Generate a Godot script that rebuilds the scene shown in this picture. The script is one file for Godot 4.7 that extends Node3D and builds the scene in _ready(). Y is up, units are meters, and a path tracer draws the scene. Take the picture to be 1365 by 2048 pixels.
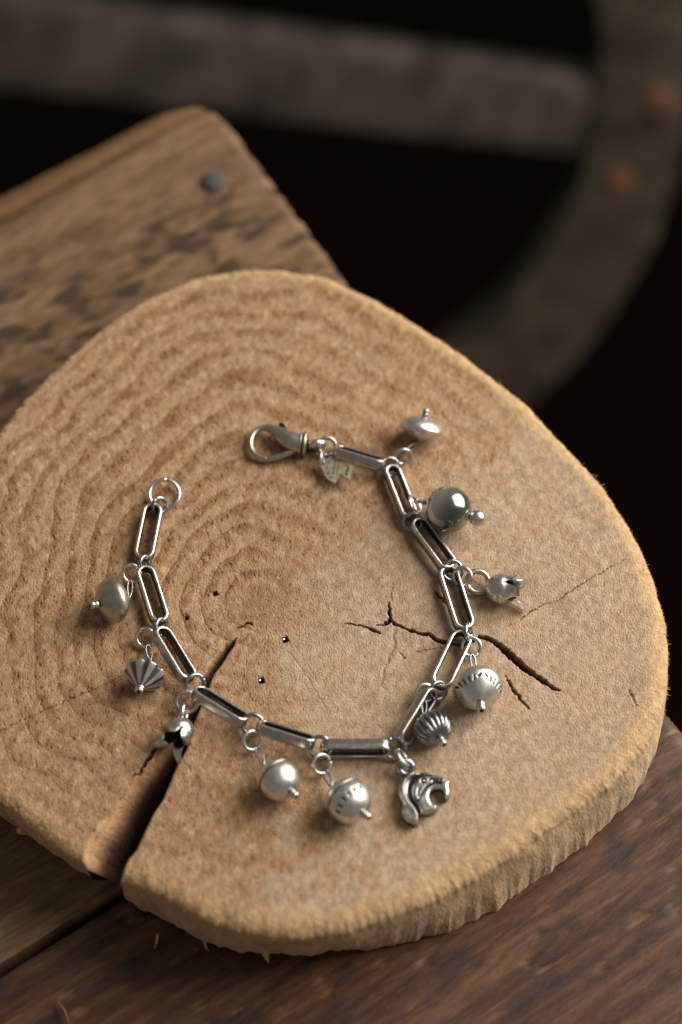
extends Node3D
# A charm bracelet on a sawn wood slice. Metres, y up; the slice's cut face is the plane y = 0.

const MM := 0.001
const PITCH := 60.0        # how far the camera looks down
const FOCAL := 4000.0      # in pixels of the 1365 x 2048 photograph
const DIST := 0.44
const T := 0.020           # thickness of the slice
var cam_right := Vector3.RIGHT
var cam_up: Vector3
var cam_back: Vector3
var cam_pos: Vector3
var M := {}
var centre_of := {}
var rng := RandomNumberGenerator.new()


func _ready() -> void:
	rng.seed = 7
	# --- camera, room light, window light, exposure -------------------------------------------
	var a := deg_to_rad(PITCH)
	cam_back = Vector3(0, sin(a), cos(a))
	cam_up = Vector3(0, cos(a), -sin(a))
	cam_pos = cam_back * DIST
	var cam := Camera3D.new()
	cam.name = "camera"
	cam.transform = Transform3D(Basis(cam_right, cam_up, cam_back), cam_pos)
	cam.near = 0.02
	cam.far = 20.0
	var attr := CameraAttributesPhysical.new()
	attr.frustum_focal_length = 70.0
	attr.frustum_focus_distance = 0.425
	attr.exposure_aperture = 6.2
	cam.attributes = attr
	add_child(cam)
	cam.fov = rad_to_deg(2.0 * atan(1024.0 / FOCAL))
	cam.current = true
	var e := Environment.new()
	e.background_mode = Environment.BG_COLOR
	e.background_color = Color(0.475, 0.465, 0.445)
	e.tonemap_mode = Environment.TONE_MAPPER_LINEAR
	e.tonemap_exposure = 1.0
	e.sdfgi_enabled = true
	e.ssao_enabled = true
	e.ssil_enabled = true
	var we := WorldEnvironment.new()
	we.name = "room_air"
	we.environment = e
	add_child(we)
	var win := AreaLight3D.new()
	win.name = "window_light"
	win.area_size = Vector2(0.74, 0.74)
	win.light_energy = 1.85
	win.light_color = Color(1.0, 0.99, 0.97)
	win.area_range = 6.0
	win.shadow_enabled = true
	add_child(win)
	var from := Vector3(0.64, 0.45, -0.29)
	win.look_at_from_position(from, Vector3(0.02, 0, 0.02), Vector3.UP)

	make_materials()
	var floor_mesh := PlaneMesh.new()
	floor_mesh.size = Vector2(5, 5)
	var fl := MeshInstance3D.new()
	fl.name = "floor"
	fl.mesh = floor_mesh
	fl.material_override = M.floor
	fl.position = Vector3(0, -1.35, 0)
	fl.set_meta("kind", "structure")
	fl.set_meta("label", "dark floor far below the bench, out of focus")
	add_child(fl)
	make_wheel()
	make_bench()
	make_slice()
	make_bracelet()


# ---------------------------------------------------------------------------------------------
# places: a pixel of the photograph on the level y = h, or at a depth in front of the lens
func ray(px: float, py: float) -> Vector3:
	return cam_right * ((px - 682.5) / FOCAL) - cam_up * ((py - 1024.0) / FOCAL) - cam_back

func P(px: float, py: float, h := 0.0) -> Vector3:
	var d := ray(px, py)
	return cam_pos + d * ((h - cam_pos.y) / d.y)

func PD(px: float, py: float, depth: float) -> Vector3:
	return cam_pos + ray(px, py) * depth

func way(dx: float, dy: float, rise := 0.0) -> Vector3:   # a direction on the table that runs (dx, dy) in the picture
	var v := Vector3(dx, 0, dy / sin(deg_to_rad(PITCH))).normalized()
	return (v * cos(rise) + Vector3.UP * sin(rise)).normalized()


# ---------------------------------------------------------------------------------------------
# materials
func noise_tex(seed_: int, freq: float, oct: int, size := 1024, type := FastNoiseLite.TYPE_SIMPLEX_SMOOTH, lo := -1.0, hi := -1.0) -> Texture2D:
	var n := FastNoiseLite.new()
	n.seed = seed_
	n.noise_type = type
	n.frequency = freq
	n.fractal_octaves = oct
	var im := n.get_seamless_image(size, size, false, false, 0.15)
	if lo >= 0.0:
		im.convert(Image.FORMAT_L8)
		var d := im.get_data()
		for i in d.size():
			d[i] = int(lo + (hi - lo) * d[i] / 255.0)
		im = Image.create_from_data(size, size, false, Image.FORMAT_L8, d)
	return ImageTexture.create_from_image(im)

# end grain: packed pores of several sizes
func grit_tex() -> Texture2D:
	var size := 1536
	var n := FastNoiseLite.new()
	n.seed = 13
	n.noise_type = FastNoiseLite.TYPE_CELLULAR
	n.cellular_return_type = FastNoiseLite.RETURN_DISTANCE
	n.frequency = 0.075
	n.fractal_type = FastNoiseLite.FRACTAL_FBM
	n.fractal_octaves = 2
	n.fractal_gain = 0.6
	n.domain_warp_enabled = true
	n.domain_warp_amplitude = 12.0
	n.domain_warp_frequency = 0.05
	var a := n.get_seamless_image(size, size, false, false, 0.12)
	a.convert(Image.FORMAT_L8)
	return ImageTexture.create_from_image(a)

func wood_mat(bump: Texture2D, tint: Texture2D, cm: float, rough: float) -> StandardMaterial3D:
	var m := StandardMaterial3D.new()
	m.vertex_color_use_as_albedo = true
	m.vertex_color_is_srgb = true
	m.albedo_texture = tint
	m.roughness = rough
	m.metallic_specular = 0.3
	m.heightmap_enabled = true
	m.heightmap_texture = bump
	m.heightmap_scale = cm
	return m

func metal(c: Color, rough: float, cm := 0.0025) -> StandardMaterial3D:
	var m := StandardMaterial3D.new()
	m.albedo_color = c
	m.metallic = 1.0
	m.roughness = rough
	m.vertex_color_use_as_albedo = true
	m.vertex_color_is_srgb = true
	m.albedo_texture = M.tarnish
	m.uv1_triplanar = true
	m.uv1_scale = Vector3.ONE * 90.0
	m.heightmap_enabled = true
	m.heightmap_texture = M.scuff
	m.heightmap_scale = cm
	return m

func make_materials() -> void:
	M.streak = noise_tex(3, 0.075, 3, 2048, FastNoiseLite.TYPE_VALUE_CUBIC)
	M.streak_tint = noise_tex(9, 0.022, 4, 1024, FastNoiseLite.TYPE_SIMPLEX_SMOOTH, 196, 255)
	M.tarnish = noise_tex(21, 0.012, 5, 512, FastNoiseLite.TYPE_SIMPLEX_SMOOTH, 188, 255)
	M.scuff = noise_tex(5, 0.06, 4, 512)
	M.grit = grit_tex()
	M.slice = wood_mat(M.grit, M.streak_tint, 0.019, 0.92)
	M.slice.uv1_scale = Vector3(1.0, 1.0, 1)
	M.slice.rim_enabled = true
	M.slice.rim = 0.25
	M.plank = wood_mat(M.streak, M.streak_tint, 0.010, 0.7)
	M.dark_plank = wood_mat(M.streak, M.streak_tint, 0.008, 0.55)
	M.dark_plank.metallic_specular = 0.4
	M.straw = StandardMaterial3D.new()
	M.straw.albedo_color = Color8(112, 84, 56)
	M.straw.roughness = 0.9
	M.wheel = wood_mat(M.streak, M.streak_tint, 0.05, 0.8)
	M.fibre = StandardMaterial3D.new()
	M.fibre.albedo_color = Color8(205, 163, 104)
	M.fibre.roughness = 0.9
	M.floor = StandardMaterial3D.new()
	M.floor.albedo_color = Color8(22, 15, 10)
	M.floor.roughness = 1.0
	M.floor.metallic_specular = 0.05
	M.silver = metal(Color8(232, 227, 217), 0.30)
	M.satin = metal(Color8(246, 242, 232), 0.37)
	M.aged = metal(Color8(206, 198, 180), 0.38)
	M.tag = metal(Color8(226, 218, 202), 0.55)
	M.tag.metallic = 0.75
	M.black = metal(Color8(70, 70, 72), 0.34)
	M.dark_silver = metal(Color8(176, 176, 178), 0.27)
	M.nail = StandardMaterial3D.new()
	M.nail.albedo_color = Color8(74, 70, 67)
	M.nail.metallic = 0.3
	M.nail.roughness = 0.85
	M.rust = StandardMaterial3D.new()
	M.rust.albedo_color = Color8(92, 52, 26)
	M.rust.roughness = 0.85
	M.pearl = StandardMaterial3D.new()
	M.pearl.albedo_color = Color8(200, 198, 190)
	M.pearl.vertex_color_use_as_albedo = true
	M.pearl.vertex_color_is_srgb = true
	M.pearl.metallic = 0.9
	M.pearl.roughness = 0.2
	M.pearl.clearcoat_enabled = true
	M.pearl.clearcoat = 0.6
	M.pearl.clearcoat_roughness = 0.05


# ---------------------------------------------------------------------------------------------
# meshes: an accumulator of vertices, colours and triangles
class Acc:
	var v := PackedVector3Array()
	var c := PackedColorArray()
	var uv := PackedVector2Array()
	var i := PackedInt32Array()

	func grid(pts: PackedVector3Array, cols: PackedColorArray, nu: int, nv: int, wrap_u := false, wrap_v := false, flip := false) -> void:
		# pts[row * nu + col]: nu points a row, nv rows
		var b := v.size()
		v.append_array(pts)
		c.append_array(cols)
		for r in (nv if wrap_v else nv - 1):
			var r2 := (r + 1) % nv
			for k in (nu if wrap_u else nu - 1):
				var k2 := (k + 1) % nu
				var p := b + r * nu + k
				var q := b + r * nu + k2
				var s := b + r2 * nu + k
				var t := b + r2 * nu + k2
				if flip:
					i.append_array(PackedInt32Array([p, s, q, q, s, t]))
				else:
					i.append_array(PackedInt32Array([p, q, s, q, t, s]))

	func normals() -> PackedVector3Array:
		var n := PackedVector3Array()
		n.resize(v.size())
		for k in range(0, i.size(), 3):
			var a := v[i[k]]
			var f := (v[i[k + 2]] - a).cross(v[i[k + 1]] - a) * 1e6
			n[i[k]] += f
			n[i[k + 1]] += f
			n[i[k + 2]] += f
		for k in n.size():
			n[k] = n[k].normalized() if n[k].length_squared() > 0.0 else Vector3.UP
		return n

	func mesh(at: Vector3, flat := false) -> ArrayMesh:
		var vv := v
		var arr := []
		arr.resize(Mesh.ARRAY_MAX)
		if flat:
			var fv := PackedVector3Array()
			var fc := PackedColorArray()
			var fi := PackedInt32Array()
			for k in i:
				fi.append(fv.size())
				fv.append(v[k])
				fc.append(c[k])
			v = fv
			c = fc
			i = fi
			vv = fv
		var nn := normals()
		vv = vv.duplicate()
		for k in vv.size():
			vv[k] -= at
		arr[Mesh.ARRAY_VERTEX] = vv
		arr[Mesh.ARRAY_NORMAL] = nn
		arr[Mesh.ARRAY_COLOR] = c
		if uv.size() == vv.size():
			arr[Mesh.ARRAY_TEX_UV] = uv
		arr[Mesh.ARRAY_INDEX] = i
		var m := ArrayMesh.new()
		m.add_surface_from_arrays(Mesh.PRIMITIVE_TRIANGLES, arr)
		return m

	# a tube along points, radius per point; ends closed to a point unless it is a loop
	func tube(pts: PackedVector3Array, rad: PackedFloat32Array, sides: int, col: Color, loop := false, squash := 1.0, squash_dir := Vector3.UP) -> void:
		var n := pts.size()
		var out := PackedVector3Array()
		var cc := PackedColorArray()
		var side := Vector3.ZERO
		for k in n:
			var d: Vector3 = (pts[(k + 1) % n] - pts[(k - 1 + n) % n]) if loop else (pts[mini(k + 1, n - 1)] - pts[maxi(k - 1, 0)])
			d = d.normalized()
			if k == 0:
				side = d.cross(Vector3(0.31, 0.87, 0.21)).normalized()
			side = (side - d * side.dot(d)).normalized()
			var up := d.cross(side)
			for j in sides:
				var an := TAU * j / sides
				var o := (side * cos(an) + up * sin(an)) * rad[mini(k, rad.size() - 1)]
				if squash != 1.0:
					o -= squash_dir * o.dot(squash_dir) * (1.0 - squash)
				out.append(pts[k] + o)
				cc.append(col)
		if not loop:
			var first := PackedVector3Array()
			var last := PackedVector3Array()
			var cap := PackedColorArray()
			for j in sides:
				first.append(pts[0])
				last.append(pts[n - 1])
				cap.append(col)
			out = first + out + last
			cc = cap + cc + cap
			n += 2
		grid(out, cc, sides, n, true, loop)

	# turned about `axis` through `at`: profile of (distance along axis, radius)
	func lathe(at: Vector3, axis: Vector3, prof: PackedVector2Array, segs: int, cols: PackedColorArray) -> void:
		var s := axis.cross(Vector3(0.2, 0.9, 0.37)).normalized()
		var u := axis.cross(s)
		var out := PackedVector3Array()
		var cc := PackedColorArray()
		for k in prof.size():
			for j in segs:
				var an := TAU * j / segs
				out.append(at + axis * prof[k].x + (s * cos(an) + u * sin(an)) * prof[k].y)
				cc.append(cols[mini(k, cols.size() - 1)])
		grid(out, cc, segs, prof.size(), true)


func put(acc: Acc, called: String, mat: Material, parent: Node3D, at: Vector3, flat := false) -> MeshInstance3D:
	var o := MeshInstance3D.new()
	o.name = called
	o.mesh = acc.mesh(at, flat)
	o.material_override = mat
	o.position = at - (centre_of[parent] if centre_of.has(parent) else Vector3.ZERO)
	centre_of[o] = at
	parent.add_child(o, true)
	return o

func thing(called: String, at: Vector3, label: String, category: String) -> Node3D:
	var o := Node3D.new()
	o.name = called
	o.position = at
	o.set_meta("label", label)
	o.set_meta("category", category)
	centre_of[o] = at
	add_child(o, true)
	return o

func circle(at: Vector3, normal: Vector3, r: float, n: int, start := 0.0, sweep := TAU) -> PackedVector3Array:
	var s := normal.normalized().cross(Vector3(0.13, 0.2, 0.97)).normalized()
	var u := normal.normalized().cross(s)
	var out := PackedVector3Array()
	for k in n:
		var an := start + sweep * k / (n if absf(sweep - TAU) < 0.01 else n - 1)
		out.append(at + (s * cos(an) + u * sin(an)) * r)
	return out

func ring(called: String, parent: Node3D, at: Vector3, normal: Vector3, r: float, wire: float, mat: Material, gap := 0.06) -> MeshInstance3D:
	var acc := Acc.new()
	# cut wire: the ends butt at a hairline gap
	acc.tube(circle(at, normal, r, 34, rng.randf() * TAU, TAU - gap), PackedFloat32Array([wire]), 12, Color.WHITE, gap == 0.0)
	return put(acc, called, mat, parent, at)


# ---------------------------------------------------------------------------------------------
# the wheel far behind
var wheel_at: Vector3
var wheel_n: Vector3

func on_wheel(px: float, py: float) -> Vector3:
	var d := ray(px, py)
	return cam_pos + d * ((wheel_at - cam_pos).dot(wheel_n) / d.dot(wheel_n))

func make_wheel() -> void:
	var k := 0.92 / FOCAL
	wheel_at = PD(600, 150, 0.88)
	wheel_n = Vector3(-0.12, 0.50, 0.86).normalized()      # it stands, leaning back
	var hub := on_wheel(505, 125)
	var o := thing("wooden_wheel", hub, "dark weathered wooden wheel rim with one crossbar, blurred below and behind the bench", "wheel")
	var n := FastNoiseLite.new()
	n.seed = 11
	n.frequency = 1.0
	n.fractal_octaves = 4
	var acc := Acc.new()
	var pts := PackedVector3Array()
	var cols := PackedColorArray()
	var uv := PackedVector2Array()
	var sec := [[-92, 2], [-84, 12], [-30, 14], [30, 14], [84, 12], [92, 2], [92, -130], [-92, -130]]
	var N := 260
	for a in N:
		var an := TAU * a / N
		for s in sec:
			var r: float = 785 + s[0] + 5.0 * n.get_noise_2d(cos(an) * 4.0, sin(an) * 4.0 + s[0])
			pts.append(on_wheel(505 + cos(an) * r, 125 + sin(an) * r) + wheel_n * (s[1] * k))
			var t := 0.5 + 0.9 * n.get_noise_2d(cos(an) * 9.0 + s[0] * 0.03, sin(an) * 9.0)
			cols.append(Color8(56, 48, 37).lerp(Color8(94, 84, 67), clampf(t, 0, 1)))
			uv.append(Vector2(float(s[0]) / 180.0, an * 3.0))
	acc.uv = uv
	acc.grid(pts, cols, sec.size(), N, true, true)
	put(acc, "rim", M.wheel, o, hub, false)
	var bar := Acc.new()
	var bp := PackedVector3Array()
	var bc := PackedColorArray()
	var bu := PackedVector2Array()
	var bs := [[-86, -4], [-78, 6], [-30, 7], [30, 7], [78, 6], [86, -4], [86, -110], [-86, -110]]
	for a in 80:
		var x := lerpf(-300.0, 1195.0, a / 79.0)
		for s in bs:
			var w: float = s[0] * lerpf(1.10, 0.86, a / 79.0)
			bp.append(on_wheel(x - 0.127 * w, 90.0 + 0.128 * x + w) + wheel_n * ((s[1] - 6) * k))
			var t := 0.5 + 0.9 * n.get_noise_2d(x * 0.008, s[0] * 0.03)
			bc.append(Color8(62, 55, 48).lerp(Color8(104, 94, 82), clampf(t, 0, 1)))
			bu.append(Vector2(float(s[0]) / 180.0, x / 300.0))
	bar.uv = bu
	bar.grid(bp, bc, bs.size(), 80, true)
	put(bar, "crossbar", M.wheel, o, on_wheel(450, 150))
	for b in [Vector2(1315, 195), Vector2(1236, 357)]:
		var at := on_wheel(b.x, b.y) + wheel_n * (14 * k)
		var ba := Acc.new()
		var prof := PackedVector2Array()
		for q in 7:
			var f := q / 6.0 * PI / 2
			prof.append(Vector2(sin(f) * 0.0018, cos(f) * 0.0062))
		ba.lathe(at, wheel_n, prof, 16, PackedColorArray([Color.WHITE]))
		put(ba, "bolt_head", M.rust, o, at)


# ---------------------------------------------------------------------------------------------
# the bench: two planks whose sawn ends lie on one line
func make_bench() -> void:
	var top := -T - 0.0002
	var mid_end := P(585, 412, top)
	var end_b := P(1340, 1417, top)
	var along := (P(0, 1940, top) - P(240, 1790, top)).normalized()   # down the planks, to the near left
	var across := (end_b - mid_end).normalized()
	var end_a := mid_end - across * ((mid_end - P(392, 224, top)).dot(across) + 0.0075)   # the far corner before it was worn
	# where the joint meets the end
	var g := P(240, 1790, top)
	var den := along.x * across.z - along.z * across.x
	var s := ((end_a.x - g.x) * along.z - (end_a.z - g.z) * along.x) / -den
	var joint := end_a + across * absf(s)
	var wide := (joint - end_a).length()
	var o := thing("plank_bench", P(500, 1200, top), "weathered bench of a pale stained board and a dark brown board, under the wood slice", "bench")
	var p1 := plank(o, end_a, across, along, wide - 0.0009, 0.42, top, 1)
	p1.set_meta("label", "pale brown board with black stains and a worn rounded back edge")
	var p2 := plank(o, joint + across * 0.0009, across, along, 0.125, 0.50, top - 0.0006, 2)
	p2.set_meta("label", "dark red brown board with chipped worn varnish")
	var at := P(426, 358, top + 0.0012)
	var acc := Acc.new()
	var prof := PackedVector2Array()
	for q in 8:
		var f := q / 7.0 * PI / 2
		prof.append(Vector2(sin(f) * 0.0013 - 0.001, cos(f) * 0.0031))
	acc.lathe(at, Vector3.UP, prof, 24, PackedColorArray([Color8(150, 146, 142)]))
	put(acc, "nail_head", M.nail, o, at)
	# a lone splinter on the dark board
	var sp := Acc.new()
	var a := P(117, 2004, top + 0.0006)
	var b := P(140, 2052, top + 0.0008)
	sp.tube(PackedVector3Array([a, a.lerp(b, 0.4) + Vector3(0.0004, 0.0003, 0), b]), PackedFloat32Array([0.0002, 0.00028, 0.00015]), 6, Color.WHITE)
	var chip := put(sp, "wood_splinter", M.straw, self, a)
	chip.set_meta("label", "thin brown splinter of wood lying on the dark board near the bottom left")
	chip.set_meta("category", "splinter")


func plank(o: Node3D, origin: Vector3, across: Vector3, along: Vector3, wide: float, length: float, top: float, kind: int) -> MeshInstance3D:
	var n := FastNoiseLite.new()
	n.seed = 40 + kind
	n.frequency = 1.0
	n.fractal_octaves = 4
	var g := FastNoiseLite.new()
	g.seed = 60 + kind
	g.frequency = 1.0
	g.fractal_octaves = 2
	var nu := 300
	var nv := 460
	var pts := PackedVector3Array()
	var cols := PackedColorArray()
	var uv := PackedVector2Array()
	pts.resize((nu + 2) * (nv + 2))
	cols.resize(pts.size())
	uv.resize(pts.size())
	var deep := 0.022
	for r in nv + 2:
		var v := clampf((r - 1.0) / (nv - 1.0), 0.0, 1.0)
		for k in nu + 2:
			var u := clampf((k - 1.0) / (nu - 1.0), 0.0, 1.0)
			var skirt := r == 0 or r == nv + 1 or k == 0 or k == nu + 1
			var x := u * wide * 1000.0       # mm across
			var l := v * length * 1000.0     # mm along
			var streak := n.get_noise_2d(x * 0.16, l * 0.022)
			var fine := g.get_noise_2d(x * 0.9, l * 0.10)
			var blot := n.get_noise_2d(x * 0.09 + 40.0, l * 0.055)
			var y := (0.25 if kind == 1 else 0.09) * fine + 0.3 * streak
			var c: Color
			var end := minf(l, 60.0)
			var wob := n.get_noise_2d(x * 0.25, 7.0) * 1.1 + g.get_noise_2d(x * 0.7, 3.0) * 0.7
			if kind == 1:
				c = Color8(112, 88, 64).lerp(Color8(140, 112, 84), clampf(0.5 + streak, 0, 1))
				c = c.lerp(Color8(98, 66, 40), clampf(fine * 0.6, 0, 1))
				# black stains in streaks along the grain, in the middle of the board
				var zone := smoothstep(20.0, 34.0, x) * (1.0 - 0.65 * smoothstep(66.0, 90.0, x))
				var st := smoothstep(-0.2, 0.5, blot + 0.6 * g.get_noise_2d(x * 0.25, l * 0.09 + 90.0) - 0.05) * zone
				c = c.lerp(Color8(58, 48, 40), 0.75 * st)
				y -= 0.25 * st
				# worn back edge with a shallow groove inside it
				var back := lerpf(6.5, 13.0, clampf(l / 150.0, 0.0, 1.3)) + 0.8 * wob
				if x < back:
					var f := 1.0 - x / back
					y -= lerpf(3.2, 6.0, clampf(l / 150.0, 0.0, 1.3)) * f * f
					c = c.lerp(Color8(130, 94, 60), 0.6)
				y -= 0.9 * exp(-pow((x - back - 0.5) / 1.1, 2.0))
				c = c.lerp(Color8(84, 58, 38), 0.6 * exp(-pow((x - back - 0.5) / 1.4, 2.0)))
				# rounded far corner
				var cx := maxf(0.0, 14.0 - x)
				var cl := maxf(0.0, 14.0 - l)
				y -= 0.02 * cx * cl
			else:
				c = Color8(68, 45, 28).lerp(Color8(106, 73, 46), clampf(0.5 + 0.9 * n.get_noise_2d(x * 0.22, l * 0.012) + 0.35 * fine, 0, 1))
				c = c.lerp(Color8(46, 35, 30), 0.55 * smoothstep(0.05, 0.5, blot))
				# varnish chipped away to pale wood in small ragged spots
				var chip := g.get_noise_2d(x * 0.16 + 200.0, l * 0.10)
				var ch := smoothstep(0.52, 0.58, chip + 0.12 * n.get_noise_2d(x * 0.7, l * 0.5))
				c = c.lerp(Color8(132, 98, 62), 0.75 * ch * clampf(0.6 + fine, 0, 1))
				y -= 0.2 * ch
				# long pale scratches along the grain
				var sc := smoothstep(0.86, 0.97, 1.0 - absf(n.get_noise_2d(x * 0.05 + 9.0, l * 0.004)) * 9.0)
				c = c.lerp(Color8(150, 90, 50), 0.45 * sc * clampf(0.5 + fine * 1.5, 0, 1))
				var lip := minf(x, end)
				c = c.lerp(Color8(150, 104, 66), 0.8 * (1.0 - smoothstep(0.3, 1.6, l)))
				y -= 0.7 * exp(-lip / 0.5)
			# sawn end: ragged and rounded over
			y -= 2.2 * exp(-maxf(l - 0.3, 0.0) / 0.9)
			var p := origin + across * (u * wide) + along * (v * length + (wob * MM if r <= 1 else 0.0) * 0.5)
			p.y = top + y * MM - (deep if skirt else 0.0)
			if kind == 1 and l < 14.0 and x < 14.0:     # the corner is knocked round
				var q := Vector2(14.0 - x, 14.0 - l)
				if q.length() > 14.0:
					var back2 := q - q.normalized() * 14.0
					p += across * (back2.x * MM) + along * (back2.y * MM)
			var at := r * (nu + 2) + k
			pts[at] = p
			cols[at] = c
			uv[at] = Vector2(x / 26.0, l / 160.0)
	var acc := Acc.new()
	acc.uv = uv
	acc.grid(pts, cols, nu + 2, nv + 2)
	return put(acc, "plank", M.plank if kind == 1 else M.dark_plank, o, origin + across * (wide * 0.5) + along * (length * 0.5))


# ---------------------------------------------------------------------------------------------
# the wood slice
var pith: Vector3
var lip_r := PackedFloat32Array()      # outline radius about the pith, 1440 directions
var low_r := PackedFloat32Array()
const DIRS := 1440

func polar(outline: Array, h: float) -> PackedFloat32Array:
	var pol := []
	for q in outline:
		var w := P(q[0], q[1], h) - pith
		pol.append(Vector2(fposmod(atan2(w.z, w.x), TAU), Vector2(w.x, w.z).length()))
	pol.sort_custom(func(a, b): return a.x < b.x)
	var out := PackedFloat32Array()
	out.resize(DIRS)
	var m := pol.size()
	for k in DIRS:
		var an := TAU * k / DIRS
		var j := 0
		while j < m and pol[j].x <= an:
			j += 1
		var p1: Vector2 = pol[(j - 1 + m) % m]
		var p2: Vector2 = pol[j % m]
		var p0: Vector2 = pol[(j - 2 + m) % m]
		var p3: Vector2 = pol[(j + 1) % m]
		var span := fposmod(p2.x - p1.x, TAU)
		var t := fposmod(an - p1.x, TAU) / span
		var s0 := fposmod(p1.x - p0.x, TAU)
		var s2 := fposmod(p3.x - p2.x, TAU)
		var m1 := 0.5 * ((p2.y - p1.y) / span + (p1.y - p0.y) / s0) * span
		var m2 := 0.5 * ((p3.y - p2.y) / s2 + (p2.y - p1.y) / span) * span
		var tt := t * t
		var t3 := tt * t
		out[k] = (2 * t3 - 3 * tt + 1) * p1.y + (t3 - 2 * tt + t) * m1 + (-2 * t3 + 3 * tt) * p2.y + (t3 - tt) * m2
	return out

func at_dir(tab: PackedFloat32Array, an: float) -> float:
	var f := fposmod(an, TAU) / TAU * DIRS
	var k := int(f)
	return lerpf(tab[k % DIRS], tab[(k + 1) % DIRS], f - k)

# depth map of cracks, pits and creases, 0.1 mm a cell
const CELL := 0.0001
const CN := 1900
var dent := PackedFloat32Array()
var dent_o: Vector2

func carve(line: Array, deep: float, soft: float, wobble: FastNoiseLite, rough := 0.5) -> void:
	for k in line.size() - 1:
		var a3 := P(line[k][0], line[k][1])
		var b3 := P(line[k + 1][0], line[k + 1][1])
		var a := (Vector2(a3.x, a3.z) - dent_o) / CELL
		var b := (Vector2(b3.x, b3.z) - dent_o) / CELL
		var wa: float = line[k][2] * 0.72
		var wb: float = line[k + 1][2] * 0.72
		var m := maxf(wa, wb) * 1.8 + soft + 3.0
		var ab := b - a
		for y in range(maxi(0, int(minf(a.y, b.y) - m)), mini(CN - 1, int(maxf(a.y, b.y) + m))):
			for x in range(maxi(0, int(minf(a.x, b.x) - m)), mini(CN - 1, int(maxf(a.x, b.x) + m))):
				var p := Vector2(x, y) + Vector2(wobble.get_noise_2d(x * 0.05, y * 0.05), wobble.get_noise_2d(x * 0.05 + 300.0, y * 0.05)) * (5.0 * rough)
				var t := clampf((p - a).dot(ab) / maxf(ab.length_squared(), 1e-6), 0.0, 1.0)
				var d := p.distance_to(a + ab * t)
				var w := lerpf(wa, wb, t) * (1.0 + rough * wobble.get_noise_2d(x * 0.14, y * 0.14 + 70.0))
				var f := clampf((w - d) / soft + 0.5, 0.0, 1.0) * deep * clampf(w / 2.0, 0.35, 1.0)
				var at := y * CN + x
				if f > dent[at]:
					dent[at] = f

func pit(px: float, py: float, half: float, deep: float, turn: float) -> void:
	var c3 := P(px, py)
	var c := (Vector2(c3.x, c3.z) - dent_o) / CELL
	for y in range(int(c.y) - 16, int(c.y) + 17):
		for x in range(int(c.x) - 16, int(c.x) + 17):
			var q := (Vector2(x, y) - c).rotated(turn)
			var f := clampf((half - maxf(absf(q.x), absf(q.y))) / 2.0 + 0.5, 0.0, 1.0) * deep
			dent[y * CN + x] = maxf(dent[y * CN + x], f)

func dent_at(x: float, z: float) -> float:
	var fx := (x - dent_o.x) / CELL
	var fy := (z - dent_o.y) / CELL
	var ix := int(fx)
	var iy := int(fy)
	if ix < 0 or iy < 0 or ix > CN - 2 or iy > CN - 2:
		return 0.0
	var k := iy * CN + ix
	return lerpf(lerpf(dent[k], dent[k + 1], fx - ix), lerpf(dent[k + CN], dent[k + CN + 1], fx - ix), fy - iy)

func edge_angle(line: Array, r: float) -> float:   # angle of one lip of the split at a distance from the pith
	for k in line.size() - 1:
		if r <= line[k + 1].x:
			var t := clampf((r - line[k].x) / maxf(line[k + 1].x - line[k].x, 1e-6), 0.0, 1.0)
			return lerpf(line[k].y, line[k + 1].y, t)
	return line[-1].y

func split_line(px: Array) -> Array:
	var out := []
	for q in px:
		var w := P(q[0], q[1]) - pith
		out.append(Vector2(Vector2(w.x, w.z).length(), atan2(w.z, w.x)))
	return out

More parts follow.
